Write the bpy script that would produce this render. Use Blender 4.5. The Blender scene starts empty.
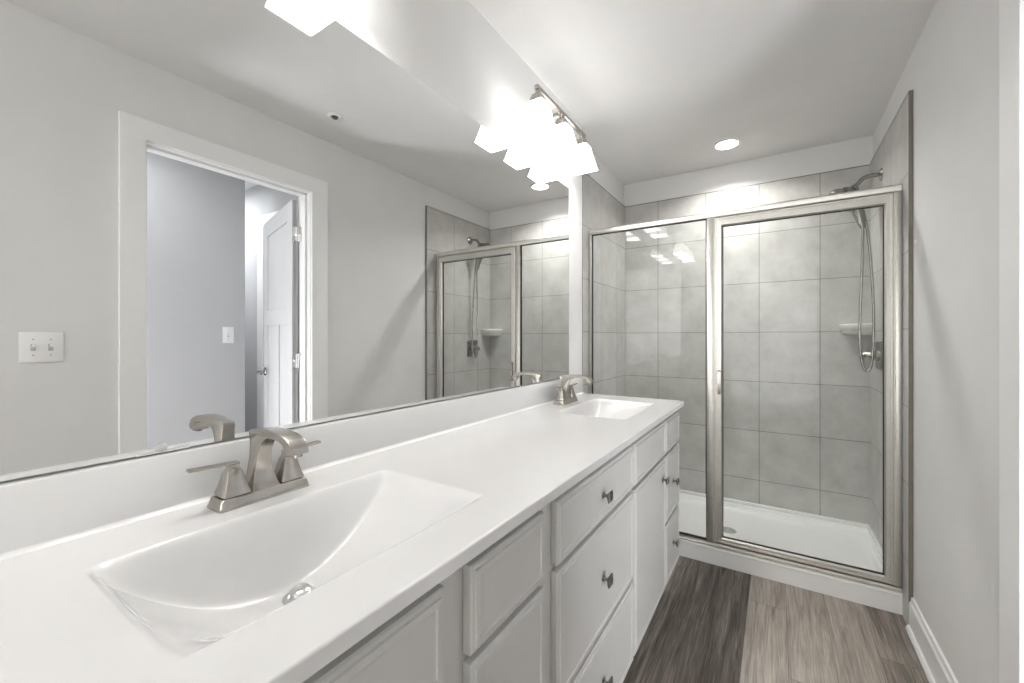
import bpy, bmesh, math, random
from mathutils import Vector, Matrix
random.seed(4)
S = bpy.context.scene
C = S.collection
PI = math.pi

# ------------------------------------------------------------------ camera
cam_d = bpy.data.cameras.new('camera')
cam = bpy.data.objects.new('camera', cam_d); C.objects.link(cam)
cam.location = (0.962, 0.0, 1.27)
cam.rotation_euler = (PI/2, 0, math.atan2(265, 413))
cam_d.sensor_width = 36.0
cam_d.lens = 413/1024*36
cam_d.shift_y = -3.5/1024
cam_d.clip_start = 0.02
S.camera = cam

# ------------------------------------------------------------------ world, exposure, lights
w = bpy.data.worlds.new('world'); S.world = w; w.use_nodes = True
w.node_tree.nodes['Background'].inputs[0].default_value = (0.8, 0.85, 0.95, 1)
w.node_tree.nodes['Background'].inputs[1].default_value = 0.3
S.view_settings.view_transform = 'Standard'
S.view_settings.look = 'None'
S.view_settings.gamma = 1.0
S.view_settings.use_curve_mapping = False
S.view_settings.exposure = 1.05
S.cycles.use_denoising = True
S.cycles.max_bounces = 16
S.cycles.diffuse_bounces = 8
S.cycles.glossy_bounces = 8
S.cycles.transparent_max_bounces = 24
S.cycles.caustics_reflective = False
S.cycles.caustics_refractive = False

SHADE_E, LINING_E, BULB_E, DOWN_E = 3.1, 9.0, 24.0, 10.0

def lamp(name, kind, loc, energy, size=0.1, rot=(0, 0, 0), color=(1, 1, 1), shape='DISK', size_y=None, spread=180):
    d = bpy.data.lights.new(name, kind); d.energy = energy; d.color = color
    if kind == 'AREA':
        d.shape = shape; d.size = size; d.spread = math.radians(spread)
        if size_y: d.size_y = size_y
    o = bpy.data.objects.new(name, d); C.objects.link(o); o.location = loc; o.rotation_euler = rot
    return o
# downlight over the shower, then an unseen fill panel added behind the camera
lamp('shower_downlight_lamp', 'AREA', (0.69, 2.99, 2.508), 5.0, 0.11, color=(1, 0.985, 0.96), spread=140)
lamp('rear_fill', 'AREA', (0.75, -2.30, 1.35), 22.0, 1.4, rot=(PI/2, 0, PI), shape='RECTANGLE', size_y=2.2)
# unseen fill lights added to brighten the hall and, through the doorway, the cabinets
lamp('hall_side_fill', 'AREA', (2.38, 0.45, 0.70), 17.5, 0.5, rot=(PI/2, 0, math.radians(70)), color=(0.95, 0.97, 1.0), shape='RECTANGLE', size_y=1.2)
lamp('hall_overhead_fill', 'AREA', (2.00, 0.75, 2.48), 2.6, 0.4, color=(0.95, 0.97, 1.0))  # added overhead fill for the hall, no fitting modelled
lamp('hall_end_fill', 'AREA', (2.87, 1.20, 2.48), 7.5, 0.4, color=(0.95, 0.97, 1.0))  # added to lift the dark strip past the hall corner

# ------------------------------------------------------------------ materials
def new_mat(name):
    m = bpy.data.materials.new(name); m.use_nodes = True
    nt = m.node_tree
    return m, nt, nt.nodes['Principled BSDF']
def N(nt, t, **kw):
    n = nt.nodes.new(t)
    for k, v in kw.items(): setattr(n, k, v)
    return n
def simple(name, col, rough, metal=0.0, spec=0.5, var=0.03, scale=6.0, bump=0.0, bscale=200.0, coat=0.0):
    m, nt, b = new_mat(name)
    b.inputs['Roughness'].default_value = rough
    b.inputs['Metallic'].default_value = metal
    b.inputs['Specular IOR Level'].default_value = spec
    b.inputs['Coat Weight'].default_value = coat
    tc = N(nt, 'ShaderNodeTexCoord')
    nz = N(nt, 'ShaderNodeTexNoise'); nz.inputs['Scale'].default_value = scale; nz.inputs['Detail'].default_value = 3
    nt.links.new(tc.outputs['Object'], nz.inputs['Vector'])
    r = N(nt, 'ShaderNodeValToRGB')
    r.color_ramp.elements[0].position = 0.3; r.color_ramp.elements[1].position = 0.7
    r.color_ramp.elements[0].color = tuple(c*(1-var) for c in col) + (1,)
    r.color_ramp.elements[1].color = tuple(min(1, c*(1+var)) for c in col) + (1,)
    nt.links.new(nz.outputs['Fac'], r.inputs['Fac']); nt.links.new(r.outputs['Color'], b.inputs['Base Color'])
    if bump:
        n2 = N(nt, 'ShaderNodeTexNoise'); n2.inputs['Scale'].default_value = bscale
        nt.links.new(tc.outputs['Object'], n2.inputs['Vector'])
        bp = N(nt, 'ShaderNodeBump'); bp.inputs['Strength'].default_value = bump; bp.inputs['Distance'].default_value = 0.002
        nt.links.new(n2.outputs['Fac'], bp.inputs['Height']); nt.links.new(bp.outputs['Normal'], b.inputs['Normal'])
    return m

def tile_mat(name, axis, off):
    m, nt, b = new_mat(name)
    tc = N(nt, 'ShaderNodeTexCoord'); sp = N(nt, 'ShaderNodeSeparateXYZ'); cb = N(nt, 'ShaderNodeCombineXYZ')
    nt.links.new(tc.outputs['Object'], sp.inputs[0])
    a1 = N(nt, 'ShaderNodeMath', operation='ADD'); a1.inputs[1].default_value = off
    a2 = N(nt, 'ShaderNodeMath', operation='ADD'); a2.inputs[1].default_value = -0.2838 + 0.342*4
    nt.links.new(sp.outputs[axis], a1.inputs[0]); nt.links.new(sp.outputs['Z'], a2.inputs[0])
    nt.links.new(a1.outputs[0], cb.inputs[0]); nt.links.new(a2.outputs[0], cb.inputs[1])
    br = N(nt, 'ShaderNodeTexBrick'); br.offset = 0.0; br.squash = 1.0
    br.inputs['Scale'].default_value = 1.0; br.inputs['Brick Width'].default_value = 0.339
    br.inputs['Row Height'].default_value = 0.342; br.inputs['Mortar Size'].default_value = 0.0024
    br.inputs['Mortar Smooth'].default_value = 0.2; br.inputs['Bias'].default_value = 0.0
    br.inputs['Color1'].default_value = (0.53, 0.522, 0.503, 1); br.inputs['Color2'].default_value = (0.565, 0.557, 0.538, 1)
    br.inputs['Mortar'].default_value = (0.26, 0.25, 0.23, 1)
    nt.links.new(cb.outputs[0], br.inputs['Vector'])
    n1 = N(nt, 'ShaderNodeTexNoise'); n1.inputs['Scale'].default_value = 7.0; n1.inputs['Detail'].default_value = 8; n1.inputs['Roughness'].default_value = 0.7
    nt.links.new(tc.outputs['Object'], n1.inputs['Vector'])
    r = N(nt, 'ShaderNodeValToRGB'); r.color_ramp.elements[0].position = 0.3; r.color_ramp.elements[1].position = 0.72
    r.color_ramp.elements[0].color = (0.82, 0.815, 0.805, 1); r.color_ramp.elements[1].color = (1.10, 1.10, 1.10, 1)
    nt.links.new(n1.outputs['Fac'], r.inputs['Fac'])
    mx = N(nt, 'ShaderNodeMix', data_type='RGBA', blend_type='MULTIPLY'); mx.inputs['Factor'].default_value = 1.0
    nt.links.new(br.outputs['Color'], mx.inputs[6]); nt.links.new(r.outputs['Color'], mx.inputs[7])
    nt.links.new(mx.outputs[2], b.inputs['Base Color'])
    b.inputs['Roughness'].default_value = 0.42
    inv = N(nt, 'ShaderNodeMath', operation='SUBTRACT'); inv.inputs[0].default_value = 1.0
    nt.links.new(br.outputs['Fac'], inv.inputs[1])
    bp = N(nt, 'ShaderNodeBump'); bp.inputs['Strength'].default_value = 0.4; bp.inputs['Distance'].default_value = 0.0015
    nt.links.new(inv.outputs[0], bp.inputs['Height']); nt.links.new(bp.outputs['Normal'], b.inputs['Normal'])
    return m

def plank_mat():
    m, nt, b = new_mat('wood_plank_floor')
    L = nt.links.new
    def math_(op, a, b_=None, c=None):
        n = N(nt, 'ShaderNodeMath', operation=op)
        for i, v in enumerate((a, b_, c)):
            if v is None: continue
            if isinstance(v, (int, float)): n.inputs[i].default_value = v
            else: L(v, n.inputs[i])
        return n.outputs[0]
    tc = N(nt, 'ShaderNodeTexCoord'); sp = N(nt, 'ShaderNodeSeparateXYZ'); L(tc.outputs['Object'], sp.inputs[0])
    PW, PL = 0.154, 1.22
    xr = math_('DIVIDE', math_('SUBTRACT', sp.outputs['X'], 0.845 - PW*8), PW)
    pid = math_('FLOOR', xr); xf = math_('FRACT', xr)
    yoff = math_('FRACT', math_('MULTIPLY', math_('SUBTRACT', pid, 8.0), 0.37))
    yr = math_('ADD', math_('DIVIDE', math_('SUBTRACT', sp.outputs['Y'], 2.309 - PL*4), PL), yoff)
    yid = math_('FLOOR', yr); yf = math_('FRACT', yr)
    cv = N(nt, 'ShaderNodeCombineXYZ'); L(pid, cv.inputs[0]); L(yid, cv.inputs[1])
    wn = N(nt, 'ShaderNodeTexWhiteNoise', noise_dimensions='2D'); L(cv.outputs[0], wn.inputs['Vector'])
    # the tone of each run of planks across the floor
    rp = N(nt, 'ShaderNodeValToRGB'); rp.color_ramp.interpolation = 'CONSTANT'
    tones = [0.4, 0.4, 0.3, 0.45, 0.5, 0.45, 0.27, 0.16, 0.70, 0.66, 0.60, 0.40, 0.4, 0.4, 0.4, 0.4]
    els = rp.color_ramp.elements
    while len(els) < 16: els.new(0.5)
    for i, t in enumerate(tones):
        els[i].position = i/16.0; els[i].color = (t, t, t, 1)
    L(math_('DIVIDE', math_('ADD', pid, 0.5), 16.0), rp.inputs['Fac'])
    tone = math_('ADD', rp.outputs['Color'], math_('MULTIPLY', math_('SUBTRACT', wn.outputs['Value'], 0.5), 0.16))
    # grain: stretched noise, moved from plank to plank
    gv = N(nt, 'ShaderNodeCombineXYZ')
    L(math_('ADD', math_('MULTIPLY', sp.outputs['X'], 36.0), math_('MULTIPLY', wn.outputs['Value'], 90.0)), gv.inputs[0])
    L(math_('MULTIPLY', sp.outputs['Y'], 1.7), gv.inputs[1]); L(math_('MULTIPLY', pid, 3.1), gv.inputs[2])
    g = N(nt, 'ShaderNodeTexNoise'); g.inputs['Scale'].default_value = 1.0; g.inputs['Detail'].default_value = 7; g.inputs['Roughness'].default_value = 0.66; g.inputs['Distortion'].default_value = 0.9
    L(gv.outputs[0], g.inputs['Vector'])
    fv = N(nt, 'ShaderNodeCombineXYZ')
    L(math_('MULTIPLY', sp.outputs['X'], 230.0), fv.inputs[0]); L(math_('MULTIPLY', sp.outputs['Y'], 7.0), fv.inputs[1])
    g2 = N(nt, 'ShaderNodeTexNoise'); g2.inputs['Scale'].default_value = 1.0; g2.inputs['Detail'].default_value = 3
    L(fv.outputs[0], g2.inputs['Vector'])
    t2 = math_('ADD', tone, math_('ADD', math_('MULTIPLY', math_('SUBTRACT', g.outputs['Fac'], 0.5), 1.5), math_('MULTIPLY', math_('SUBTRACT', g2.outputs['Fac'], 0.5), 0.75)))
    cr = N(nt, 'ShaderNodeValToRGB'); e = cr.color_ramp.elements
    e[0].position = 0.0; e[0].color = (0.065, 0.052, 0.043, 1)
    e[1].position = 1.0; e[1].color = (0.50, 0.45, 0.40, 1)
    k = e.new(0.35); k.color = (0.17, 0.145, 0.125, 1)
    k = e.new(0.65); k.color = (0.33, 0.29, 0.255, 1)
    L(t2, cr.inputs['Fac'])
    ex = math_('MINIMUM', xf, math_('SUBTRACT', 1.0, xf)); ey = math_('MINIMUM', yf, math_('SUBTRACT', 1.0, yf))
    seam = math_('MAXIMUM', math_('LESS_THAN', ex, 0.008), math_('LESS_THAN', ey, 0.001))
    mx = N(nt, 'ShaderNodeMix', data_type='RGBA', blend_type='MIX')
    L(math_('MULTIPLY', seam, 0.45), mx.inputs['Factor']); L(cr.outputs['Color'], mx.inputs[6]); mx.inputs[7].default_value = (0.05, 0.04, 0.034, 1)
    L(mx.outputs[2], b.inputs['Base Color'])
    b.inputs['Roughness'].default_value = 0.5; b.inputs['Specular IOR Level'].default_value = 0.35
    bp = N(nt, 'ShaderNodeBump'); bp.inputs['Strength'].default_value = 0.15; bp.inputs['Distance'].default_value = 0.001
    L(g2.outputs['Fac'], bp.inputs['Height']); L(bp.outputs['Normal'], b.inputs['Normal'])
    return m

def glass_mat(name, tint):
    # clear thin panes: each face passes light straight and mirrors by the fresnel share
    m, nt, b = new_mat(name); nt.nodes.remove(b)
    out = nt.nodes['Material Output']
    tr = N(nt, 'ShaderNodeBsdfTransparent'); tr.inputs[0].default_value = tint + (1,)
    gl = N(nt, 'ShaderNodeBsdfGlossy'); gl.inputs['Roughness'].default_value = 0.01; gl.inputs[0].default_value = (1, 1, 1, 1)
    fr = N(nt, 'ShaderNodeFresnel'); fr.inputs[0].default_value = 1.38
    ge = N(nt, 'ShaderNodeNewGeometry')
    io = N(nt, 'ShaderNodeMix', data_type='FLOAT'); io.inputs[2].default_value = 1.28; io.inputs[3].default_value = 1/1.28
    nt.links.new(ge.outputs['Backfacing'], io.inputs['Factor']); nt.links.new(io.outputs[0], fr.inputs[0])
    ms = N(nt, 'ShaderNodeMath', operation='MINIMUM'); ms.inputs[1].default_value = 0.4
    nt.links.new(fr.outputs[0], ms.inputs[0])
    mx = N(nt, 'ShaderNodeMixShader'); nt.links.new(ms.outputs[0], mx.inputs[0])
    nt.links.new(tr.outputs[0], mx.inputs[1]); nt.links.new(gl.outputs[0], mx.inputs[2])
    nt.links.new(mx.outputs[0], out.inputs[0])
    return m

def emit_mat(name, col, strength, edge=None):
    m, nt, b = new_mat(name)
    b.inputs['Base Color'].default_value = (0.9, 0.9, 0.9, 1); b.inputs['Roughness'].default_value = 0.35
    b.inputs['Emission Color'].default_value = col + (1,); b.inputs['Emission Strength'].default_value = strength
    tc = N(nt, 'ShaderNodeTexCoord'); nz = N(nt, 'ShaderNodeTexNoise'); nz.inputs['Scale'].default_value = 30
    nt.links.new(tc.outputs['Object'], nz.inputs['Vector'])
    mp = N(nt, 'ShaderNodeMapRange'); mp.inputs[3].default_value = strength*0.94; mp.inputs[4].default_value = strength*1.06
    nt.links.new(nz.outputs['Fac'], mp.inputs[0]); nt.links.new(mp.outputs[0], b.inputs['Emission Strength'])
    return m

M = dict(
    wall=simple('wall_paint', (0.765, 0.762, 0.753), 0.7, var=0.012, bump=0.06, bscale=350),
    ceil=simple('ceiling_paint', (0.78, 0.773, 0.763), 0.85, var=0.01, bump=0.05, bscale=300),
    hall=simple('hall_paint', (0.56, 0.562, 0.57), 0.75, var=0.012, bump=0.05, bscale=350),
    trim=simple('white_trim_paint', (0.89, 0.89, 0.885), 0.35, var=0.01),
    door=simple('door_paint', (0.68, 0.68, 0.685), 0.4, var=0.01),
    cab=simple('cabinet_paint', (0.56, 0.553, 0.536), 0.38, var=0.015),
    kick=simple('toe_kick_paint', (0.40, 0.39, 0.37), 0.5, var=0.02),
    top=simple('cultured_marble', (0.715, 0.715, 0.712), 0.14, var=0.008, coat=0.3),
    pan=simple('white_acrylic', (0.86, 0.86, 0.855), 0.22, var=0.008),
    nickel=simple('brushed_nickel', (0.47, 0.44, 0.405), 0.26, metal=1.0, var=0.05, scale=60),
    frame=simple('satin_nickel_frame', (0.70, 0.685, 0.64), 0.40, metal=1.0, var=0.03, scale=40),
    dark=simple('dark_gasket', (0.03, 0.03, 0.03), 0.5),
    knob=simple('pewter_knob', (0.24, 0.23, 0.215), 0.32, metal=1.0, var=0.06, scale=80),
    steel=simple('shower_steel', (0.37, 0.36, 0.34), 0.26, metal=1.0, var=0.04, scale=50),
    chrome=simple('polished_chrome', (0.85, 0.85, 0.85), 0.08, metal=1.0, var=0.01),
    mirror=simple('mirror_silver', (0.88, 0.885, 0.88), 0.0, metal=1.0, var=0.0),
    medge=simple('mirror_edge', (0.16, 0.18, 0.17), 0.3),
    plastic=simple('white_plastic', (0.90, 0.90, 0.885), 0.3, var=0.01),
    clearp=simple('clear_clip_plastic', (0.52, 0.51, 0.49), 0.15, var=0.03),
    toggle=simple('grey_switch_parts', (0.50, 0.49, 0.47), 0.4),  # plain grey for toggle collars and screws
    ceramic=simple('pale_ceramic', (0.74, 0.73, 0.70), 0.2, var=0.02),
    edge=simple('tile_edge_strip', (0.20, 0.18, 0.155), 0.45, metal=0.2, var=0.08, scale=20),
    tile_x=tile_mat('shower_tile_facing_front', 'X', -0.180 + 0.339*6),
    tile_y=tile_mat('shower_tile_facing_side', 'Y', -2.79 + 0.339*12),
    floor=plank_mat(),
    glass=glass_mat('shower_glass', (0.965, 0.975, 0.97)),
    shade=emit_mat('lit_frosted_shade', (1.0, 0.985, 0.96), SHADE_E),
    lining=emit_mat('lit_shade_inside', (1.0, 0.985, 0.96), LINING_E),
    bulb=emit_mat('lit_bulb', (1.0, 0.97, 0.92), BULB_E),
    down=emit_mat('lit_downlight', (1.0, 0.98, 0.95), DOWN_E),
    sealant=simple('white_sealant', (0.8, 0.8, 0.78), 0.4),
)

# ------------------------------------------------------------------ mesh helpers (world coordinates)
def world_loc(o):
    v = Vector((0, 0, 0))
    while o is not None:
        v += o.location; o = o.parent
    return v
def obj(name, bm, mat, parent=None, smooth=None, loc=None):
    base = world_loc(parent) if parent else Vector(loc or (0, 0, 0))
    bmesh.ops.translate(bm, verts=bm.verts, vec=-base)
    bmesh.ops.recalc_face_normals(bm, faces=bm.faces)
    me = bpy.data.meshes.new(name); bm.to_mesh(me); bm.free()
    mats = mat if isinstance(mat, (list, tuple)) else [mat]
    for k in mats: me.materials.append(M[k])
    o = bpy.data.objects.new(name, me); C.objects.link(o)
    if parent: o.parent = parent
    else: o.location = base
    if smooth is not None:
        for p in me.polygons: p.use_smooth = True
        if hasattr(me, 'set_sharp_from_angle'): me.set_sharp_from_angle(angle=math.radians(smooth))
    return o
def thing(name, label, cat, loc, group=None):
    o = bpy.data.objects.new(name, None); C.objects.link(o); o.location = loc
    o.empty_display_size = 0.05
    o['label'] = label; o['category'] = cat
    if group: o['group'] = group
    return o
def tag(o, label, cat, group=None):
    o['label'] = label; o['category'] = cat
    if group: o['group'] = group
    return o
def struct(name, bm, mat, smooth=None):
    o = obj(name, bm, mat, None, smooth); o['kind'] = 'structure'; return o
def dup(root, loc, label):
    r = root.copy(); C.objects.link(r); r.location = loc; r['label'] = label
    for ch in list(root.children):
        c = ch.copy(); C.objects.link(c); c.parent = r
        for g in ch.children:
            d = g.copy(); C.objects.link(d); d.parent = c
    return r

def NB(): return bmesh.new()
def box(bm, x0, x1, y0, y1, z0, z1, bev=0.0, seg=2, mi=0):
    t = bmesh.new()
    vs = [t.verts.new((x, y, z)) for x in (x0, x1) for y in (y0, y1) for z in (z0, z1)]
    for f in ((0, 1, 3, 2), (4, 6, 7, 5), (0, 4, 5, 1), (2, 3, 7, 6), (0, 2, 6, 4), (1, 5, 7, 3)):
        t.faces.new([vs[i] for i in f])
    bmesh.ops.recalc_face_normals(t, faces=t.faces)
    if bev: bmesh.ops.bevel(t, geom=t.edges[:], offset=bev, segments=seg, profile=0.5, affect='EDGES')
    merge(bm, t, mi); return bm
def merge(bm, t, mi=0, mat=None):
    if mat is not None: bmesh.ops.transform(t, matrix=mat, verts=t.verts)
    mp = {v: bm.verts.new(v.co) for v in t.verts}
    for f in t.faces:
        try: nf = bm.faces.new([mp[v] for v in f.verts]); nf.material_index = mi or f.material_index
        except ValueError: pass
    t.free()
def ring_loft(bm, rings, cap=True, mi=0, closed=True):
    vr = [[bm.verts.new(p) for p in r] for r in rings]
    n = len(vr[0])
    for a, b in zip(vr, vr[1:]):
        for i in range(n if closed else n-1):
            j = (i+1) % n
            f = bm.faces.new((a[i], a[j], b[j], b[i])); f.material_index = mi
    if cap:
        for r in (vr[0], vr[-1]):
            f = bm.faces.new(r); f.material_index = mi
    return vr
def sq_ring(cx, cy, z, hx, hy, r=0.0, n=4):
    if r <= 0: return [(cx-hx, cy-hy, z), (cx+hx, cy-hy, z), (cx+hx, cy+hy, z), (cx-hx, cy+hy, z)]
    out = []
    for k, (sx, sy) in enumerate(((-1, -1), (1, -1), (1, 1), (-1, 1))):
        for i in range(n+1):
            a = PI + k*PI/2 + i*(PI/2)/n
            out.append((cx+sx*(hx-r)+r*math.cos(a), cy+sy*(hy-r)+r*math.sin(a), z))
    return out
def tube(bm, pts, rad, n=12, cap=True, mi=0):
    pts = [Vector(p) for p in pts]
    rs = rad if isinstance(rad, (list, tuple)) else [rad]*len(pts)
    tang = []
    for i in range(len(pts)):
        a = pts[max(0, i-1)]; b = pts[min(len(pts)-1, i+1)]
        tang.append((b-a).normalized())
    up = Vector((0, 0, 1)) if abs(tang[0].z) < 0.9 else Vector((1, 0, 0))
    u = tang[0].cross(up).normalized(); rings = []
    for p, t, r in zip(pts, tang, rs):
        u = (u - t*u.dot(t)).normalized(); v = t.cross(u)
        rings.append([tuple(p + (u*math.cos(2*PI*k/n) + v*math.sin(2*PI*k/n))*r) for k in range(n)])
    ring_loft(bm, rings, cap, mi)
def smooth_path(ctrl, per=8):
    P = [Vector(c) for c in ctrl]; P = [2*P[0]-P[1]] + P + [2*P[-1]-P[-2]]
    out = []
    for i in range(1, len(P)-2):
        for k in range(per):
            t = k/per; p0, p1, p2, p3 = P[i-1:i+3]
            out.append(0.5*((2*p1) + (p2-p0)*t + (2*p0-5*p1+4*p2-p3)*t*t + (3*p1-p0-3*p2+p3)*t**3))
    out.append(P[-2]); return out
def lathe(bm, origin, axis, prof, n=24, mi=0, cap=True):
    # prof = [(radius, distance along axis)]
    o = Vector(origin); a = Vector(axis).normalized()
    u = a.cross(Vector((0, 0, 1)) if abs(a.z) < 0.9 else Vector((1, 0, 0))).normalized(); v = a.cross(u)
    rings = [[tuple(o + a*d + (u*math.cos(2*PI*k/n) + v*math.sin(2*PI*k/n))*max(r, 1e-4)) for k in range(n)] for r, d in prof]
    ring_loft(bm, rings, cap, mi)
def prism_y(bm, poly_xz, y0, y1, mi=0):
    ring_loft(bm, [[(x, y0, z) for x, z in poly_xz], [(x, y1, z) for x, z in poly_xz]], True, mi)
def prism_x(bm, poly_yz, x0, x1, mi=0):
    ring_loft(bm, [[(x0, y, z) for y, z in poly_yz], [(x1, y, z) for y, z in poly_yz]], True, mi)

# ------------------------------------------------------------------ room shell
XW = 1.460          # right wall paint face
XT = 1.446          # right tile face
XL = -0.080         # left tile face in the shower alcove
YB = 3.330          # back tile face
ZC = 2.520
YJ = 2.262          # far end of the furred out mirror wall
YF = -2.42          # wall behind the camera
DY0, DY1, DZ = 0.682, 1.462, 2.160   # doorway in the right wall

struct('floor', box(NB(), -0.3, 3.4, -2.6, 3.6, -0.10, 0.0), 'floor')
struct('ceiling', box(NB(), -0.3, 3.4, -2.6, 3.6, ZC, ZC+0.10), 'ceil')
struct('wall_left', box(NB(), -0.24, 0.0, YF, YJ, 0, ZC), 'wall')
struct('wall_alcove', box(NB(), -0.24, XL-0.012, YJ, 3.5, 0, ZC), 'wall')
struct('wall_back', box(NB(), -0.24, XW+0.12, YB+0.012, 3.5, 0, ZC), 'wall')
bm = NB()
box(bm, XW, XW+0.115, YF, DY0-0.02, 0, ZC); box(bm, XW, XW+0.115, DY1+0.02, YB+0.012, 0, ZC)
box(bm, XW, XW+0.115, DY0-0.02, DY1+0.02, DZ+0.02, ZC)
struct('wall_right', bm, 'wall')
struct('wall_front', box(NB(), -0.24, 3.3, YF-0.12, YF, 0, ZC), 'wall')
# the hall seen through the doorway (in the mirror)
struct('wall_hall', box(NB(), 2.42, 2.54, YF, 1.531, 0, ZC), 'hall')
struct('wall_hall_end', box(NB(), XW+0.115, 3.3, 1.72, 1.84, 0, ZC), 'hall')
struct('wall_hall_return', box(NB(), 3.2, 3.32, YF, 1.72, 0, ZC), 'hall')

# tile sheets of the shower
struct('wall_shower_left', box(NB(), XL-0.012, XL, YJ+0.05, YB, 0.10, 2.336), 'tile_y')
struct('wall_shower_back', box(NB(), XL-0.012, XT+0.012, YB, YB+0.012, 0.10, 2.336), 'tile_x')
struct('wall_shower_right', box(NB(), XT, XW, 2.455, YB, 0.0, 2.345), 'tile_y')
# dark edge strip where the tile stops, on both side walls and along the top
struct('trim_1', box(NB(), XT-0.001, XW, 2.448, 2.455, 0.115, 2.348, 0.0008), 'edge')
struct('trim_2', box(NB(), -0.012, 0.0015, YJ-0.001, YJ+0.006, 0.0, 2.336, 0.0005), 'edge')
bm = NB()
box(bm, XT-0.001, XW, 2.452, YB, 2.3452, 2.3482); box(bm, XL-0.011, XT, YB-0.001, YB+0.011, 2.3362, 2.3395); box(bm, XL-0.011, XL+0.001, YJ+0.05, YB, 2.3362, 2.3395)
struct('trim_3', bm, 'edge')

# baseboards
def base_profile(x0, s):   # profile in (x, z), s points into the room
    return [(x0, 0), (x0+s*0.026, 0), (x0+s*0.026, 0.010), (x0+s*0.020, 0.019), (x0+s*0.014, 0.022), (x0+s*0.014, 0.118), (x0+s*0.009, 0.128), (x0+s*0.007, 0.142), (x0, 0.146)]
bm = NB(); prism_y(bm, base_profile(XW, -1), 1.571, 2.448); struct('baseboard_right', bm, 'trim')
bm = NB(); prism_y(bm, base_profile(XW, -1), YF, 0.587); struct('baseboard_entry', bm, 'trim')

# door casing: jamb lining, stop and flat casing with a back band
def casing(bm, xf, s):
    # flat casing on one face of the wall; s = direction out of the wall
    for (y0, y1, z0, z1) in ((DY0-0.095, DY0-0.004, 0, DZ+0.004), (DY1+0.004, DY1+0.095+0.014, 0, DZ+0.004), (DY0-0.095, DY1+0.109, DZ+0.004, DZ+0.095)):
        a, b = sorted((xf, xf+s*0.017)); box(bm, a, b, y0, y1, z0, z1, 0.001)
bm = NB()
casing(bm, XW, -1); casing(bm, XW+0.115, 1)
box(bm, XW-0.002, XW+0.117, DY0-0.02, DY0, 0, DZ); box(bm, XW-0.002, XW+0.117, DY1, DY1+0.02, 0, DZ)
box(bm, XW-0.002, XW+0.117, DY0-0.02, DY1+0.02, DZ, DZ+0.02)
# stops
box(bm, XW+0.035, XW+0.070, DY0, DY0+0.012, 0, DZ, 0.002); box(bm, XW+0.035, XW+0.070, DY1-0.012, DY1, 0, DZ, 0.002); box(bm, XW+0.035, XW+0.070, DY0, DY1, DZ-0.012, DZ, 0.002)
struct('trim_4', bm, 'trim')
# casing of a second doorway on the hall's end wall
bm = NB()
box(bm, 2.51, 2.60, 1.702, 1.72, 0, 2.25, 0.002); box(bm, 1.70, 2.51, 1.702, 1.72, 2.16, 2.25, 0.002); box(bm, 1.70, 2.51, 1.713, 1.72, 0, 2.16)
struct('trim_5', bm, 'trim')

# ------------------------------------------------------------------ open panel door, swung into the hall
DW, DH, DT = 0.765, 2.135, 0.035
hinge = Vector((XW+0.122, 1.458, 0.0)); ang = math.radians(15)
Rm = Matrix.Translation(hinge) @ Matrix.Rotation(ang, 4, 'Z')
def dbox(bm, x0, x1, y0, y1, z0, z1, bev=0.0, mi=0):
    t = NB(); box(t, x0, x1, y0, y1, z0, z1, bev); merge(bm, t, mi, Rm)
bm = NB()
dbox(bm, 0.004, DW, -DT+0.009, -0.009, 0.01, DH)                                  # core
for (x0, x1, z0, z1) in ((0.004, 0.115, 0.01, DH), (DW-0.111, DW, 0.01, DH), (0.115, DW-0.111, DH-0.115, DH), (0.115, DW-0.111, 1.36, 1.47), (0.115, DW-0.111, 0.01, 0.24), (0.33, 0.435, 0.24, 1.36)):
    dbox(bm, x0, x1, -DT, 0.0, z0, z1, 0.003)
door = struct('door_1', bm, 'door')
for z in (0.28, 1.126, 1.921):
    bm = NB()
    dbox(bm, -0.001, 0.0045, -0.032, -0.001, z-0.045, z+0.045, 0.001)
    box(bm, hinge.x-0.036, hinge.x-0.002, DY1-0.0035, DY1-0.0005, z-0.045, z+0.045, 0.001)
    t = NB(); lathe(t, (0, 0.004, z-0.048), (0, 0, 1), [(0.0055, 0), (0.0075, 0.002), (0.0075, 0.094), (0.0055, 0.096)], 14); merge(bm, t, 0, Rm)
    for dz in (-0.03, 0.0, 0.03):
        t = NB(); lathe(t, (-0.0005, -0.018, z+dz), (-1, 0, 0), [(0.004, 0), (0.003, 0.0015)], 10); merge(bm, t, 0, Rm)
    obj('hinge', bm, 'chrome', door, 35)
bm = NB()
for s, y in ((-1, -DT), (1, 0.0)):
    t = NB(); lathe(t, (DW-0.062, y, 1.02), (0, s, 0), [(0.031, 0), (0.031, 0.006), (0.026, 0.011), (0.011, 0.013), (0.010, 0.045), (0.011, 0.055)], 20)
    tube(t, smooth_path([(DW-0.062, y+s*0.050, 1.02), (DW-0.09, y+s*0.053, 1.02), (DW-0.135, y+s*0.050, 1.018), (DW-0.175, y+s*0.046, 1.014)], 4), [0.0105]*8+[0.010]*4+[0.008], 12)
    merge(bm, t, 0, Rm)
obj('door_lever', bm, 'steel', door, 35)

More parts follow.
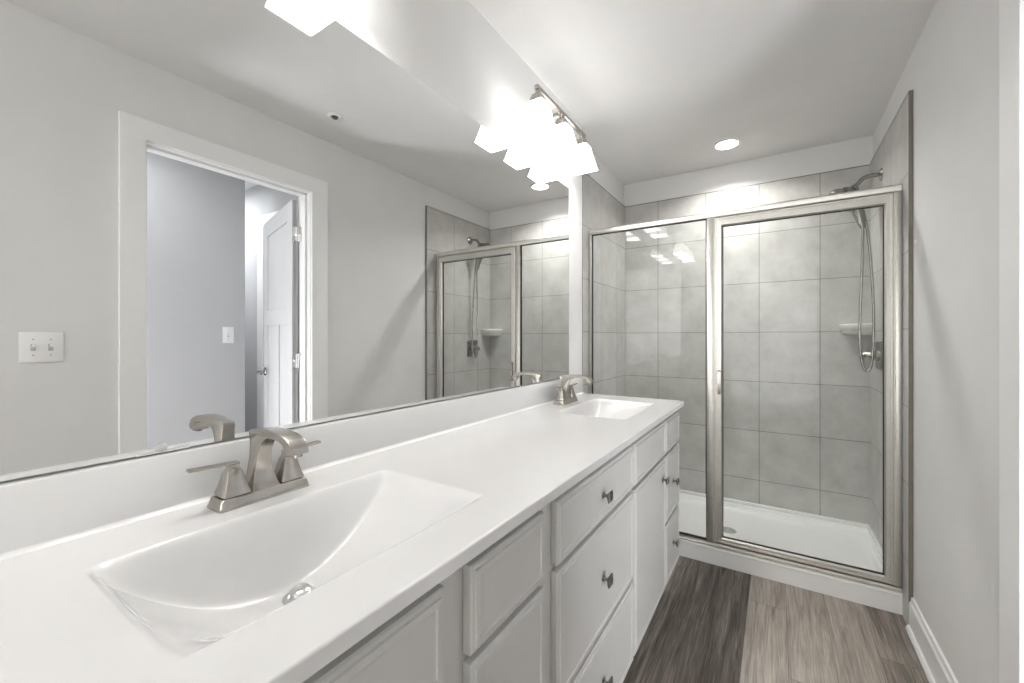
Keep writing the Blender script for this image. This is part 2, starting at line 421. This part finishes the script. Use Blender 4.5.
# ------------------------------------------------------------------ vanity cabinets
XC = 0.530          # face frame plane
FT = 0.020          # thickness of doors and drawer fronts
ZK, ZT = 0.140, 0.927
BASINS = [(0.158, 0.676), (1.586, 2.072)]   # where the basins dip between the cabinet sides
def front_panel(y0, y1, z0, z1):
    z0, z1 = 1.27-(1.27-z0)*1.012, 1.27-(1.27-z1)*1.012
    # raised slab with a stepped, routed border
    bm = NB()
    x = XC
    prof = [(0.0, 0.0), (0.0, 0.0150), (0.0030, 0.0180), (0.0090, 0.0183), (0.0105, 0.0215), (0.0200, 0.0222), (0.0218, 0.0195), (0.0260, 0.0190)]
    rings = [[(x+d, y0+i, z0+i), (x+d, y1-i, z0+i), (x+d, y1-i, z1-i), (x+d, y0+i, z1-i)] for i, d in prof]
    rings = [[(x+0.0008, y, z) for _, y, z in rings[0]]] + rings[1:]
    ring_loft(bm, rings, True); return bm
def knob_mesh(y, z):
    bm = NB(); x = XC+0.0190
    lathe(bm, (x, y, z), (1, 0, 0), [(0.0085, 0), (0.0085, 0.002), (0.005, 0.005), (0.0042, 0.010), (0.0050, 0.015)], 14)
    rr = [[(x+d, y-h, z-h), (x+d, y+h, z-h), (x+d, y+h, z+h), (x+d, y-h, z+h)] for h, d in ((0.006, 0.014), (0.0145, 0.020), (0.0150, 0.0225), (0.0135, 0.0245), (0.004, 0.0285))]
    ring_loft(bm, rr, True); return bm
def cabinet(y0, y1, label, fronts, end=False):
    t = thing('vanity_cabinet', label, 'cabinet', (0.27, (y0+y1)/2, 0.0), 'vanity cabinets under the long top')
    bm = NB()
    for ya in (y0+0.001, y1-0.017):
        under = any(b0-0.03 < ya < b1+0.03 for b0, b1 in BASINS)
        box(bm, 0.004, XC-0.020, ya, ya+0.016, ZK, 0.775 if under else 0.926)
    box(bm, 0.004, XC-0.020, y0+0.017, y1-0.017, ZK, ZK+0.016); box(bm, 0.004, 0.010, y0+0.017, y1-0.017, ZK+0.016, 0.926)
    zs = sorted({(f[3], f[4]) for f in fronts})
    # face frame: stiles and rails
    lo, hi = min(f[1] for f in fronts), max(f[2] for f in fronts)
    box(bm, XC-0.020, XC, y0+0.001, lo+0.014, ZK, ZT-0.001, 0.001); box(bm, XC-0.020, XC, hi-0.014, y1-0.001, ZK, ZT-0.001, 0.001)
    box(bm, XC-0.020, XC-0.0005, lo+0.014, hi-0.014, ZK, ZT-0.001)
    obj('cabinet_body', bm, 'cab', t)
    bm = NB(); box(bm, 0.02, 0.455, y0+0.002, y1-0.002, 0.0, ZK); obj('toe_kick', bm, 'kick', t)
    for kind, a, b, c, d, kn in fronts:
        p = obj(kind, front_panel(a, b, c, d), 'cab', t)
        if kn: obj('knob', knob_mesh(*kn), 'knob', p, 30)
    return t
Z1, Z2, Z3, Z4, Z5, Z6 = 0.906, 0.762, 0.748, 0.456, 0.443, 0.182
cabinet(0.020, 0.798, 'greige sink cabinet under the near basin, two false fronts over its doors',
    [('false_front', 0.199, 0.462, Z2, Z1, None), ('false_front', 0.524, 0.774, Z2, Z1, None),
     ('door', 0.199, 0.462, Z6, Z3, (0.425, 0.68)), ('door', 0.524, 0.774, Z6, Z3, (0.537, 0.68))])
cabinet(0.798, 1.4215, 'wide greige cabinet in mid vanity with three drawers, each with a knob',
    [('drawer', 0.835, 1.413, Z2, Z1, (1.118, 0.827)), ('drawer', 0.835, 1.413, Z4, Z3, (1.118, 0.593)), ('drawer', 0.835, 1.413, Z6, Z5, (1.118, 0.302))])
cabinet(1.4215, 1.897, 'greige vanity cabinet with a single tall door below one false front',
    [('false_front', 1.430, 1.890, Z2, Z1, None), ('door', 1.430, 1.890, Z6, Z3, (1.838, 0.662))])
cabinet(1.897, 2.208, 'narrow greige cabinet at the shower end of the vanity, two knobbed drawers',
    [('false_front', 1.904, 2.196, Z2, Z1, None), ('drawer', 1.904, 2.196, Z4, Z3, (2.05, 0.597)), ('drawer', 1.904, 2.196, Z6, Z5, (2.05, 0.308))])

# ------------------------------------------------------------------ vanity top with two integral basins
ZV, XE, YV0, YV1 = 0.952, 0.5665, 0.020, 2.226
bx0, bx1 = 0.158, 0.470
basins = BASINS
vt = thing('vanity_countertop', 'long white double basin vanity top with backsplash, lying on the cabinets', 'countertop', (0.28, 1.12, ZV))
bm = NB()
xs = [0.0008, bx0, bx1, XE-0.006, XE-0.0035]; ys = [YV0, basins[0][0], basins[0][1], basins[1][0], basins[1][1], YV1]
grid = {}
for i, x in enumerate(xs):
    for j, y in enumerate(ys): grid[i, j] = bm.verts.new((x, y, ZV))
for i in range(4):
    for j in range(5):
        if i == 1 and j in (1, 3): continue
        bm.faces.new((grid[i, j], grid[i+1, j], grid[i+1, j+1], grid[i, j+1]))
# rounded front edge and underside
edge = [(XE-0.0035, ZV), (XE-0.0015, ZV-0.0006), (XE-0.0004, ZV-0.0018), (XE, ZV-0.0036), (XE, ZV-0.023), (XE-0.002, ZV-0.025), (0.50, ZV-0.025)]
prev = [grid[4, j] for j in range(6)]
for (x, z) in edge[1:]:
    cur = [bm.verts.new((x, y, z)) for y in ys]
    for j in range(5): bm.faces.new((prev[j], cur[j], cur[j+1], prev[j+1]))
    prev = cur
for yy in (YV0, YV1):
    vs = [bm.verts.new((x, yy, z)) for x, z in [(0.0008, ZV)] + edge + [(0.0008, ZV-0.025)]]
    bm.faces.new(vs)
countertop = obj('countertop', bm, 'top', vt, 40)
wn_ = countertop.modifiers.new('weighted', 'WEIGHTED_NORMAL'); wn_.keep_sharp = True; wn_.weight = 100
def sstep(a, b, x):
    t = min(1, max(0, (x-a)/(b-a))); return t*t*(3-2*t)
def basin_z(x, y, y0, y1):
    t = abs((y-(y0+y1)/2)/((y1-y0)/2))
    d = 0.151*(1-t**2.0)
    # near vertical wall under the faucet, flat floor, then a wall curving up to the front rim
    g = sstep(0, 1, (x-bx0)/0.034)
    if x > 0.255: g = 1.0 - ((x-0.255)/(bx1-0.255))**2.4
    lip = sstep(-0.004, 0.022, y-y0)*sstep(-0.004, 0.022, y1-y)*sstep(-0.002, 0.012, bx1-x)
    return ZV - d*g*lip
for (y0, y1) in basins:
    bm = NB(); nx, ny = 84, 110; g = []
    for i in range(nx+1):
        u = i/nx
        x = bx0 + (bx1-bx0)*(u + 0.055*math.sin(2*PI*u)*-1.6)
        g.append([bm.verts.new((x, y0+(y1-y0)*j/ny, basin_z(x, y0+(y1-y0)*j/ny, y0, y1))) for j in range(ny+1)])
    for i in range(nx):
        for j in range(ny): bm.faces.new((g[i][j], g[i+1][j], g[i+1][j+1], g[i][j+1]))
    b_ = obj('sink_basin', bm, 'top', vt, 80)
    for p in b_.data.polygons:
        p.use_smooth = True
    yc = (y0+y1)/2 + 0.006; zc = ZV-0.151
    bm = NB()
    lathe(bm, (0.236, yc, zc-0.001), (0, 0, 1), [(0.030, 0), (0.030, 0.003), (0.027, 0.0045), (0.021, 0.0045), (0.019, 0.002), (0.008, 0.002), (0.008, 0.010), (0.0185, 0.011), (0.0190, 0.0135), (0.015, 0.0175), (0.007, 0.0195), (0.0, 0.020)], 28)
    obj('drain', bm, 'chrome', b_, 35)
bm = NB(); box(bm, 0.001, 0.021, YV0, YV1, ZV, 1.056, 0.003)
# small cove where the splash meets the top
prism_y(bm, [(0.020, ZV), (0.030, ZV+0.0004), (0.024, ZV+0.002), (0.0215, ZV+0.005), (0.020, ZV+0.011)], YV0, YV1)
obj('backsplash', bm, 'top', vt, 40)

# ------------------------------------------------------------------ faucets
def make_faucet(yc, label):
    t = thing('basin_faucet', label, 'faucet', (0.088, yc, ZV), 'vanity faucets')
    x0 = 0.088
    bm = NB()
    ring_loft(bm, [sq_ring(x0, yc, ZV+0.0004, 0.029, 0.086, 0.006), sq_ring(x0, yc, ZV+0.004, 0.029, 0.086, 0.006), sq_ring(x0, yc, ZV+0.006, 0.0275, 0.0845, 0.006), sq_ring(x0, yc, ZV+0.0185, 0.0245, 0.081, 0.005), sq_ring(x0, yc, ZV+0.0205, 0.0225, 0.079, 0.004)], True)
    obj('base_plate', bm, 'nickel', t, 25)
    # spout: a flared tower that turns forward into a flat arm with a dropped, rounded tip
    bm = NB()
    P = [(0.061, 0.018), (0.0645, 0.030), (0.0670, 0.050), (0.0680, 0.080), (0.0660, 0.110), (0.0620, 0.1285), (0.0645, 0.1325), (0.0820, 0.1360), (0.1080, 0.1390), (0.1380, 0.1405), (0.1680, 0.1400), (0.1920, 0.1370), (0.2080, 0.1315), (0.2190, 0.1235), (0.2255, 0.1125), (0.2260, 0.1045),
         (0.2070, 0.0995), (0.2035, 0.1110), (0.1960, 0.1195), (0.1810, 0.1245), (0.1580, 0.1260), (0.1340, 0.1235), (0.1160, 0.1140), (0.1040, 0.0970), (0.0980, 0.0740), (0.0980, 0.0480), (0.1040, 0.0300), (0.1120, 0.018)]
    def hw(x, z):
        w_ = 0.0128
        if z < 0.11: w_ += 0.0135*((0.11-z)/0.092)**1.8
        if x > 0.10: w_ += 0.0035*min(1, (x-0.10)/0.10)
        return w_
    bm.free(); bm = NB()
    cen = [(0.5*(a[0]+b[0]), 0.5*(a[1]+b[1])) for a, b in zip(P, P[::-1])]
    def inset(d): return [(x+(c[0]-x)*d, z+(c[1]-z)*d) for (x, z), c in zip(P, cen)]
    loops = []
    for sgn, order in ((-1, ((0.10, 0.0), (0.03, 0.0007), (0.0, 0.003))), (1, ((0.0, 0.003), (0.03, 0.0007), (0.10, 0.0)))):
        for d, iy in order:
            loops.append([(x, yc+sgn*(hw(x0_, z0_)-iy), ZV+z) for (x, z), (x0_, z0_) in zip(inset(d), P)])
    vr = ring_loft(bm, loops, False)
    n_ = len(P)
    for r in (vr[0], vr[-1]):
        for k in range(n_//2-1): bm.faces.new((r[k], r[k+1], r[n_-2-k], r[n_-1-k]))
    sp = obj('spout', bm, 'nickel', t, 32)
    bm = NB(); lathe(bm, (0.2165, yc, ZV+0.1035), (0.25, 0, -1), [(0.0085, 0), (0.0085, 0.006), (0.006, 0.0062)], 16); obj('aerator', bm, 'steel', sp, 35)
    for s in (-1, 1):
        cy = yc + s*0.0525
        bm = NB()
        ring_loft(bm, [sq_ring(x0, cy, ZV+z, h, h, h*0.16, 2) for h, z in ((0.0180, 0.0207), (0.0180, 0.0225), (0.0236, 0.0226), (0.0233, 0.026), (0.0205, 0.034), (0.0172, 0.046), (0.0145, 0.058), (0.0130, 0.064), (0.0105, 0.069), (0.0090, 0.072), (0.0090, 0.078))], True)
        h_ = obj('handle', bm, 'nickel', t, 28)
        bm = NB(); ya, yb = sorted((cy - s*0.010, cy + s*0.071))
        t_ = NB(); box(t_, -0.0075, 0.0075, -0.010, 0.072, -0.0026, 0.0026, 0.0012)
        merge(bm, t_, 0, Matrix.Translation((x0, cy, ZV+0.0795)) @ Matrix.Rotation(0 if s > 0 else PI, 4, 'Z') @ Matrix.Rotation(math.radians(3), 4, 'X'))
        obj('lever', bm, 'nickel', h_, 30)
    return t
fa = make_faucet(0.428, 'brushed nickel two handle faucet at the near basin')
dup(fa, (0.088, 1.852, ZV), 'brushed nickel two handle faucet at the far basin by the shower')

# ------------------------------------------------------------------ mirror
mi_ = thing('wall_mirror', 'large frameless mirror above the vanity backsplash', 'mirror', (0.0, 1.0, 1.057))
bm = NB(); box(bm, 0.0006, 0.0056, -0.03, 2.066, 1.0566, 1.0598); obj('gap_shade_strip', bm, 'medge', mi_)  # dark filler standing in for the shaded gap under the mirror
bm = NB(); box(bm, 0.0006, 0.0060, -0.03, 2.066, 1.0600, 2.088)
for f in bm.faces:
    f.material_index = 0 if f.normal.x > 0.5 else 1
bm.normal_update()
for f in bm.faces: f.material_index = 0 if f.calc_center_median().x > 0.0055 else 1
obj('mirror_glass', bm, ['mirror', 'medge'], mi_)
bm = NB()
lathe(bm, (0.0062, 0.292, 1.0680), (1, 0, 0), [(0.0085, 0), (0.0085, 0.002), (0.0065, 0.0040), (0.003, 0.005), (0.0, 0.0052)], 18)
obj('mirror_clip', bm, 'clearp', mi_, 40)
bm = NB(); box(bm, 0.0062, 0.0085, 0.255, 0.335, 1.0590, 1.0630, 0.0005); obj('clip_channel', bm, 'chrome', mi_)

# ------------------------------------------------------------------ vanity lights
def make_light(yc, label):
    t = thing('vanity_light', label, 'wall light', (0.0, yc, 2.31), 'vanity lights above the mirror')
    bm = NB(); box(bm, 0.0005, 0.022, yc-0.075, yc+0.075, 2.262, 2.372, 0.005); obj('backplate', bm, 'nickel', t, 30)
    bm = NB(); box(bm, 0.020, 0.118, yc-0.010, yc+0.010, 2.309, 2.326, 0.002); obj('arm', bm, 'nickel', t, 30)
    bm = NB(); box(bm, 0.109, 0.127, yc-0.250, yc+0.262, 2.308, 2.327, 0.003); obj('bar', bm, 'nickel', t, 30)
    for k in (-1, 0, 1):
        y = yc + k*0.232; x = 0.118
        bm = NB()
        lathe(bm, (x, y, 2.309), (0, 0, -1), [(0.0095, 0), (0.0125, 0.002), (0.0125, 0.016), (0.009, 0.018), (0.008, 0.026)], 18)
        ring_loft(bm, [sq_ring(x, y, z, h, h, h*0.12, 2) for h, z in ((0.019, 2.290), (0.0195, 2.288), (0.0300, 2.256), (0.0300, 2.253))], True)
        obj('socket_cup', bm, 'nickel', t, 30)
        bm = NB()
        outer = [sq_ring(x, y, z, h, h, 0.004, 2) for h, z in ((0.0345, 2.254), (0.0380, 2.240), (0.0480, 2.198), (0.0615, 2.148), (0.0640, 2.140))]
        inner = [sq_ring(x, y, z, h-0.0045, h-0.0045, 0.003, 2) for h, z in ((0.0640, 2.140), (0.0615, 2.148), (0.0480, 2.198), (0.0380, 2.240), (0.0345, 2.250))]
        vr = ring_loft(bm, outer+inner, True)
        ins = {v for r in vr[5:] for v in r}
        for f in bm.faces: f.material_index = 1 if all(v in ins for v in f.verts) else 0
        sh = obj('shade', bm, ['shade', 'lining'], t, 30)
        bm = NB(); lathe(bm, (x, y, 2.2525), (0, 0, -1), [(0.012, 0), (0.013, 0.015), (0.021, 0.035), (0.027, 0.056), (0.025, 0.074), (0.014, 0.086), (0.0, 0.090)], 18)
        obj('bulb', bm, 'bulb', sh, 60)
    return t
vl = make_light(1.750, 'three shade nickel vanity light at the far basin, lit')
dup(vl, (0.0, 0.393, 2.31), 'three shade vanity light over the near basin, seen only mirrored')

# ------------------------------------------------------------------ ceiling fittings
t = thing('recessed_light', 'round lit downlight in the ceiling over the shower', 'ceiling light', (0.69, 2.99, ZC))
bm = NB()
lathe(bm, (0.69, 2.99, ZC-0.0003), (0, 0, -1), [(0.088, 0), (0.088, 0.003), (0.084, 0.006), (0.070, 0.007), (0.064, 0.005), (0.062, 0.001)], 40); obj('trim_ring', bm, 'trim', t, 40)
bm = NB(); lathe(bm, (0.69, 2.99, ZC-0.0062), (0, 0, -1), [(0.061, 0), (0.061, 0.0004), (0.0, 0.0008)], 40); obj('lens', bm, 'down', t, 40)
t = thing('fire_sprinkler', 'small white fire sprinkler with a dark centre on the ceiling', 'sprinkler', (1.145, 1.419, ZC))
bm = NB(); lathe(bm, (1.145, 1.419, ZC-0.0003), (0, 0, -1), [(0.040, 0), (0.040, 0.003), (0.034, 0.007), (0.024, 0.008), (0.021, 0.003)], 28); obj('cover_ring', bm, 'trim', t, 40)
bm = NB()
lathe(bm, (1.145, 1.419, ZC-0.0035), (0, 0, -1), [(0.018, 0), (0.018, 0.003), (0.006, 0.004), (0.005, 0.010), (0.012, 0.011), (0.012, 0.0125)], 20)
for s in (-1, 1): tube(bm, [(1.145+s*0.010, 1.419, ZC-0.006), (1.145+s*0.0105, 1.419, ZC-0.010), (1.145+s*0.005, 1.419, ZC-0.0145)], 0.0022, 8)
obj('sprinkler_head', bm, 'knob', t, 40)

# ------------------------------------------------------------------ switches
def switch(name, label, x, yc, zc, half, toggles):
    t = thing(name, label, 'light switch', (x, yc, zc))
    bm = NB(); box(bm, x-0.0065, x-0.0003, yc-half, yc+half, zc-0.0585, zc+0.0585, 0.0022)
    p = obj('switch_plate', bm, 'plastic', t, 40)
    for dy in toggles:
        bm = NB(); box(bm, x-0.0085, x-0.006, yc+dy-0.0068, yc+dy+0.0068, zc-0.0135, zc+0.0135, 0.0006); c = obj('toggle_collar', bm, 'toggle', p)
        bm = NB(); tt = NB(); box(tt, -0.019, 0.0, -0.0042, 0.0042, -0.006, 0.006, 0.0018)
        merge(bm, tt, 0, Matrix.Translation((x-0.006, yc+dy, zc)) @ Matrix.Rotation(math.radians(24), 4, 'Y'))
        obj('toggle', bm, 'plastic', p)
        for dz in (-0.030, 0.030):
            bm = NB(); lathe(bm, (x-0.0062, yc+dy, zc+dz), (-1, 0, 0), [(0.0032, 0), (0.0032, 0.0008), (0.002, 0.0013)], 10); obj('screw', bm, 'toggle', p)
switch('double_light_switch', 'white two toggle switch plate on the wall, mirrored at far left', XW, 0.3645, 1.234, 0.0585, (-0.023, 0.023))
switch('hall_light_switch', 'white single toggle switch plate on the grey hall wall', 2.42, 1.417, 1.292, 0.036, (0.0,))

# ------------------------------------------------------------------ shower pan
PZ = 0.052
t = thing('shower_pan', 'white acrylic shower pan with a raised front curb on the wood floor', 'shower base', (0.68, 2.95, 0.0))
bm = NB()
x0, x1, y0, y1 = XL, XT, 2.555, YB
def pr(ix, iy0, iy1, z): return [(x0+ix, y0+iy0, z), (x1-ix, y0+iy0, z), (x1-ix, y1-iy1, z), (x0+ix, y1-iy1, z)]
rings = [pr(0, 0.004, 0, 0.0), pr(0, 0.004, 0, 0.082), pr(0, 0.0, 0, 0.085), pr(0, 0.0, 0, 0.092), pr(0, 0.004, 0, 0.0965), pr(0.0005, 0.012, 0.0005, 0.0985), pr(0.018, 0.085, 0.018, 0.0985), pr(0.023, 0.093, 0.023, 0.094), pr(0.034, 0.112, 0.034, 0.064), pr(0.048, 0.135, 0.048, PZ+0.003), pr(0.10, 0.19, 0.10, PZ-0.002), pr(0.60, 0.36, 0.36, PZ-0.010)]
ring_loft(bm, rings, True)
# back and side flange lip under the tile
box(bm, x0, x1, y1-0.016, y1, 0.09, 0.122, 0.003); box(bm, x0, x0+0.016, 2.66, y1, 0.09, 0.120, 0.003); box(bm, x1-0.016, x1, 2.66, y1, 0.09, 0.120, 0.003)
p = obj('pan', bm, 'pan', t, 50)
bm = NB(); lathe(bm, (0.697, 2.962, PZ-0.0105), (0, 0, 1), [(0.050, 0), (0.050, 0.003), (0.046, 0.005), (0.030, 0.0045), (0.028, 0.0035), (0.026, 0.0045), (0.014, 0.0045), (0.012, 0.0035), (0.010, 0.0045), (0.0, 0.0045)], 30); obj('drain', bm, 'chrome', t, 40)

# ------------------------------------------------------------------ shower enclosure
YD = 2.580
t = thing('shower_enclosure', 'brushed nickel framed glass enclosure with hinged door in front of shower', 'shower enclosure', (0.68, YD, 0.0985))
bm = NB()   # header: rounded front rail
prism_x(bm, [(YD-0.020, 1.948), (YD-0.022, 1.953), (YD-0.022, 1.972), (YD-0.016, 1.979), (YD-0.004, 1.982), (YD+0.018, 1.982), (YD+0.022, 1.978), (YD+0.022, 1.948)], XL+0.001, XT-0.001)
obj('header', bm, 'frame', t, 40)
bm = NB()
prism_x(bm, [(YD-0.020, 0.0989), (YD-0.020, 0.106), (YD-0.014, 0.108), (YD-0.013, 0.118), (YD+0.010, 0.124), (YD+0.020, 0.124), (YD+0.022, 0.0989)], XL+0.001, XT-0.001)
obj('sill_track', bm, 'frame', t, 40)
def jamb(xa, xb, z0=0.124, z1=1.948):
    bm = NB(); box(bm, xa, xb, YD-0.019, YD+0.019, z0, z1, 0.0025); return bm
obj('wall_jamb', jamb(XL+0.0005, XL+0.016), 'frame', t, 40)
bm = jamb(1.424, XT-0.0005); box(bm, 1.418, 1.424, YD-0.010, YD+0.019, 0.124, 1.948); obj('wall_jamb', bm, 'frame', t, 40)
bm = jamb(0.627, 0.660); box(bm, 0.660, 0.666, YD-0.008, YD+0.019, 0.124, 1.948); obj('post', bm, 'frame', t, 40)
# fixed pane with its dark gasket
fp = obj('fixed_pane', box(NB(), XL+0.014, 0.629, YD-0.003, YD+0.003, 0.122, 1.950), 'glass', t)
bm = NB(); xa, xb, za, zb = XL+0.0165, 0.6265, 0.1245, 1.9475; gk = 0.0042
box(bm, xa, xb, YD-0.0075, YD+0.0075, za, za+gk); box(bm, xa, xb, YD-0.0075, YD+0.0075, zb-gk, zb); box(bm, xa, xa+gk, YD-0.0075, YD+0.0075, za, zb); box(bm, xb-gk, xb, YD-0.0075, YD+0.0075, za, zb)
obj('gasket', bm, 'dark', fp)
# hinged door: mitred frame, pane, gasket, pull handle
da, db, dz0, dz1 = 0.6675, 1.4165, 0.1275, 1.9425
ga, gb, gz0, gz1 = 0.706, 1.385, 0.158, 1.894
bm = NB(); yf, yb = YD-0.019, YD+0.013
O = [(da, dz0), (db, dz0), (db, dz1), (da, dz1)]; I = [(ga, gz0), (gb, gz0), (gb, gz1), (ga, gz1)]
def shrink(P, d): return [(P[0][0]+d, P[0][1]+d), (P[1][0]-d, P[1][1]+d), (P[2][0]-d, P[2][1]-d), (P[3][0]+d, P[3][1]-d)]
seq = [(O, yb), (O, yf+0.003), (shrink(O, 0.003), yf), (shrink(O, 0.010), yf), (shrink(O, 0.012), yf+0.002), (shrink(I, -0.006), yf+0.001), (shrink(I, -0.001), yf+0.006), (I, yf+0.008), (I, yb), (O, yb)]
ring_loft(bm, [[(x, y, z) for x, z in P] for P, y in seq], False)
bmesh.ops.remove_doubles(bm, verts=bm.verts, dist=1e-5)
dr = obj('door', bm, 'frame', t, 25)
obj('door_pane', box(NB(), ga-0.012, gb+0.012, YD-0.003, YD+0.003, gz0-0.012, gz1+0.012), 'glass', dr)
bm = NB(); gk = 0.0035
box(bm, ga+0.0002, gb-0.0002, YD-0.007, YD+0.007, gz0+0.0002, gz0+gk); box(bm, ga+0.0002, gb-0.0002, YD-0.007, YD+0.007, gz1-gk, gz1-0.0002); box(bm, ga+0.0002, ga+gk, YD-0.007, YD+0.007, gz0, gz1); box(bm, gb-gk, gb-0.0002, YD-0.007, YD+0.007, gz0, gz1)
obj('gasket', bm, 'dark', dr)
bm = NB(); prism_x(bm, [(yf+0.001, 0.955), (yf-0.012, 0.963), (yf-0.015, 0.985), (yf-0.015, 1.062), (yf-0.012, 1.083), (yf+0.001, 1.091)], 0.684, 0.699); obj('pull_handle', bm, 'nickel', dr, 40)

# ------------------------------------------------------------------ hand shower on its arm
SY = 3.010
t = thing('hand_shower', 'nickel hand shower on a curved arm with hose, high on the tiled wall', 'shower head', (XT, SY, 2.17))
bm = NB(); lathe(bm, (XT-0.0003, SY, 2.171), (-1, 0, 0), [(0.036, 0), (0.036, 0.002), (0.030, 0.007), (0.016, 0.011), (0.0125, 0.013)], 26); obj('wall_flange', bm, 'steel', t, 40)
bm = NB(); tube(bm, smooth_path([(XT-0.006, SY, 2.171), (XT-0.050, SY, 2.172), (XT-0.078, SY, 2.163), (XT-0.102, SY, 2.137), (XT-0.116, SY, 2.120)], 6), 0.0115, 14)
obj('shower_arm', bm, 'steel', t, 40)
bm = NB()
lathe(bm, (1.336, SY, 2.128), (-0.75, 0, -0.66), [(0.013, 0), (0.016, 0.004), (0.016, 0.022), (0.020, 0.026), (0.021, 0.048), (0.015, 0.056)], 18)
tube(bm, [(1.336, SY, 2.118), (1.340, SY, 2.095), (1.344, SY, 2.072)], [0.012, 0.0125, 0.010], 14)
obj('bracket', bm, 'steel', t, 40)
bm = NB()   # spray head: shallow dome facing down to the left, tapering handle back to the bracket
hd = Vector((1.262, SY, 2.085)); ax = Vector((-0.42, -0.05, -0.90)).normalized()
lathe(bm, hd - ax*0.040, ax, [(0.012, 0), (0.022, 0.004), (0.036, 0.012), (0.047, 0.024), (0.052, 0.036), (0.052, 0.041), (0.048, 0.044), (0.040, 0.0435)], 30)
tube(bm, smooth_path([hd - ax*0.03, (1.284, SY, 2.105), (1.306, SY, 2.085), (1.326, SY, 2.040), (1.346, SY, 1.975), (1.362, SY, 1.905), (1.367, SY, 1.885)], 5), [0.024]*4+[0.030]*4+[0.040]*3+[0.046]*3+[0.044,0.042,0.039,0.036,0.034,0.031,0.028,0.025,0.022,0.020,0.018,0.016,0.014,0.013,0.012,0.011,0.011], 16)
hs = obj('hand_spray', bm, 'steel', t, 50)
bm = NB(); lathe(bm, hd + ax*0.0035, ax, [(0.041, 0), (0.041, 0.0018), (0.036, 0.0024), (0.0, 0.0026)], 30)
for r, n in ((0.012, 6), (0.023, 12), (0.033, 18)):
    u_ = ax.cross(Vector((0, 1, 0))).normalized(); v_ = ax.cross(u_)
    for k in range(n):
        p = hd + ax*0.0055 + (u_*math.cos(2*PI*k/n)+v_*math.sin(2*PI*k/n))*r
        lathe(bm, p, ax, [(0.0018, 0), (0.0012, 0.002)], 6)
obj('spray_face', bm, 'dark', hs, 40)
bm = NB()
hose = smooth_path([(1.367, SY, 1.890), (1.366, SY, 1.80), (1.362, SY, 1.62), (1.355, SY-0.004, 1.42), (1.354, SY-0.004, 1.24), (1.364, SY-0.004, 1.125), (1.382, SY-0.006, 1.086), (1.401, SY-0.008, 1.118), (1.410, SY-0.008, 1.25), (1.411, SY-0.006, 1.45), (1.402, SY, 1.68), (1.385, SY, 1.88), (1.362, SY, 2.01), (1.346, SY, 2.075)], 12)
tube(bm, hose, [0.0068 + 0.0004*(i % 2) for i in range(len(hose))], 10); obj('hose', bm, 'steel', t, 60)

# shower valve
t = thing('shower_valve', 'square nickel shower valve with lever handle on the right tile wall', 'shower valve', (XT, 3.045, 1.172))
bm = NB(); 
t2 = NB(); ring_loft(t2, [sq_ring(0, 0, z, h, h, 0.012, 4) for h, z in ((0.078, 0.0), (0.078, 0.004), (0.074, 0.009), (0.060, 0.0115))], True)
merge(bm, t2, 0, Matrix.Translation((XT-0.0003, 3.045, 1.172)) @ Matrix.Rotation(-PI/2, 4, 'Y')); obj('escutcheon', bm, 'steel', t, 30)
bm = NB(); lathe(bm, (XT-0.010, 3.045, 1.172), (-1, 0, 0), [(0.031, 0), (0.030, 0.010), (0.024, 0.014), (0.024, 0.036), (0.021, 0.040), (0.020, 0.062), (0.012, 0.072), (0.006, 0.074)], 24)
tube(bm, [(XT-0.055, 3.045, 1.172), (XT-0.062, 2.99, 1.164), (XT-0.066, 2.955, 1.160)], [0.011, 0.0085, 0.006], 12)
obj('valve_handle', bm, 'steel', t, 40)

# corner shelf
bm = NB(); cx, cy = XT-0.0005, YB-0.0005; R = 0.150
def shelf_ring(r, z):
    return [(cx, cy, z), (cx-r, cy, z)] + [(cx - r*math.cos(a)**0.8 if math.cos(a) > 0 else cx, cy - r*math.sin(a)**0.8, z) for a in [k*PI/2/10 for k in range(1, 10)]] + [(cx, cy-r, z)]
ring_loft(bm, [shelf_ring(R*0.80, 1.288), shelf_ring(R*0.93, 1.300), shelf_ring(R*0.97, 1.322), shelf_ring(R, 1.328), shelf_ring(R, 1.352), shelf_ring(R-0.004, 1.356), shelf_ring(R-0.014, 1.356), shelf_ring(R-0.020, 1.346)], True)
tag(obj('corner_shelf', bm, 'ceramic', None, 40, loc=(cx, cy, 1.288)), 'pale ceramic corner shelf on the grey tiles behind the shower hose', 'shelf')
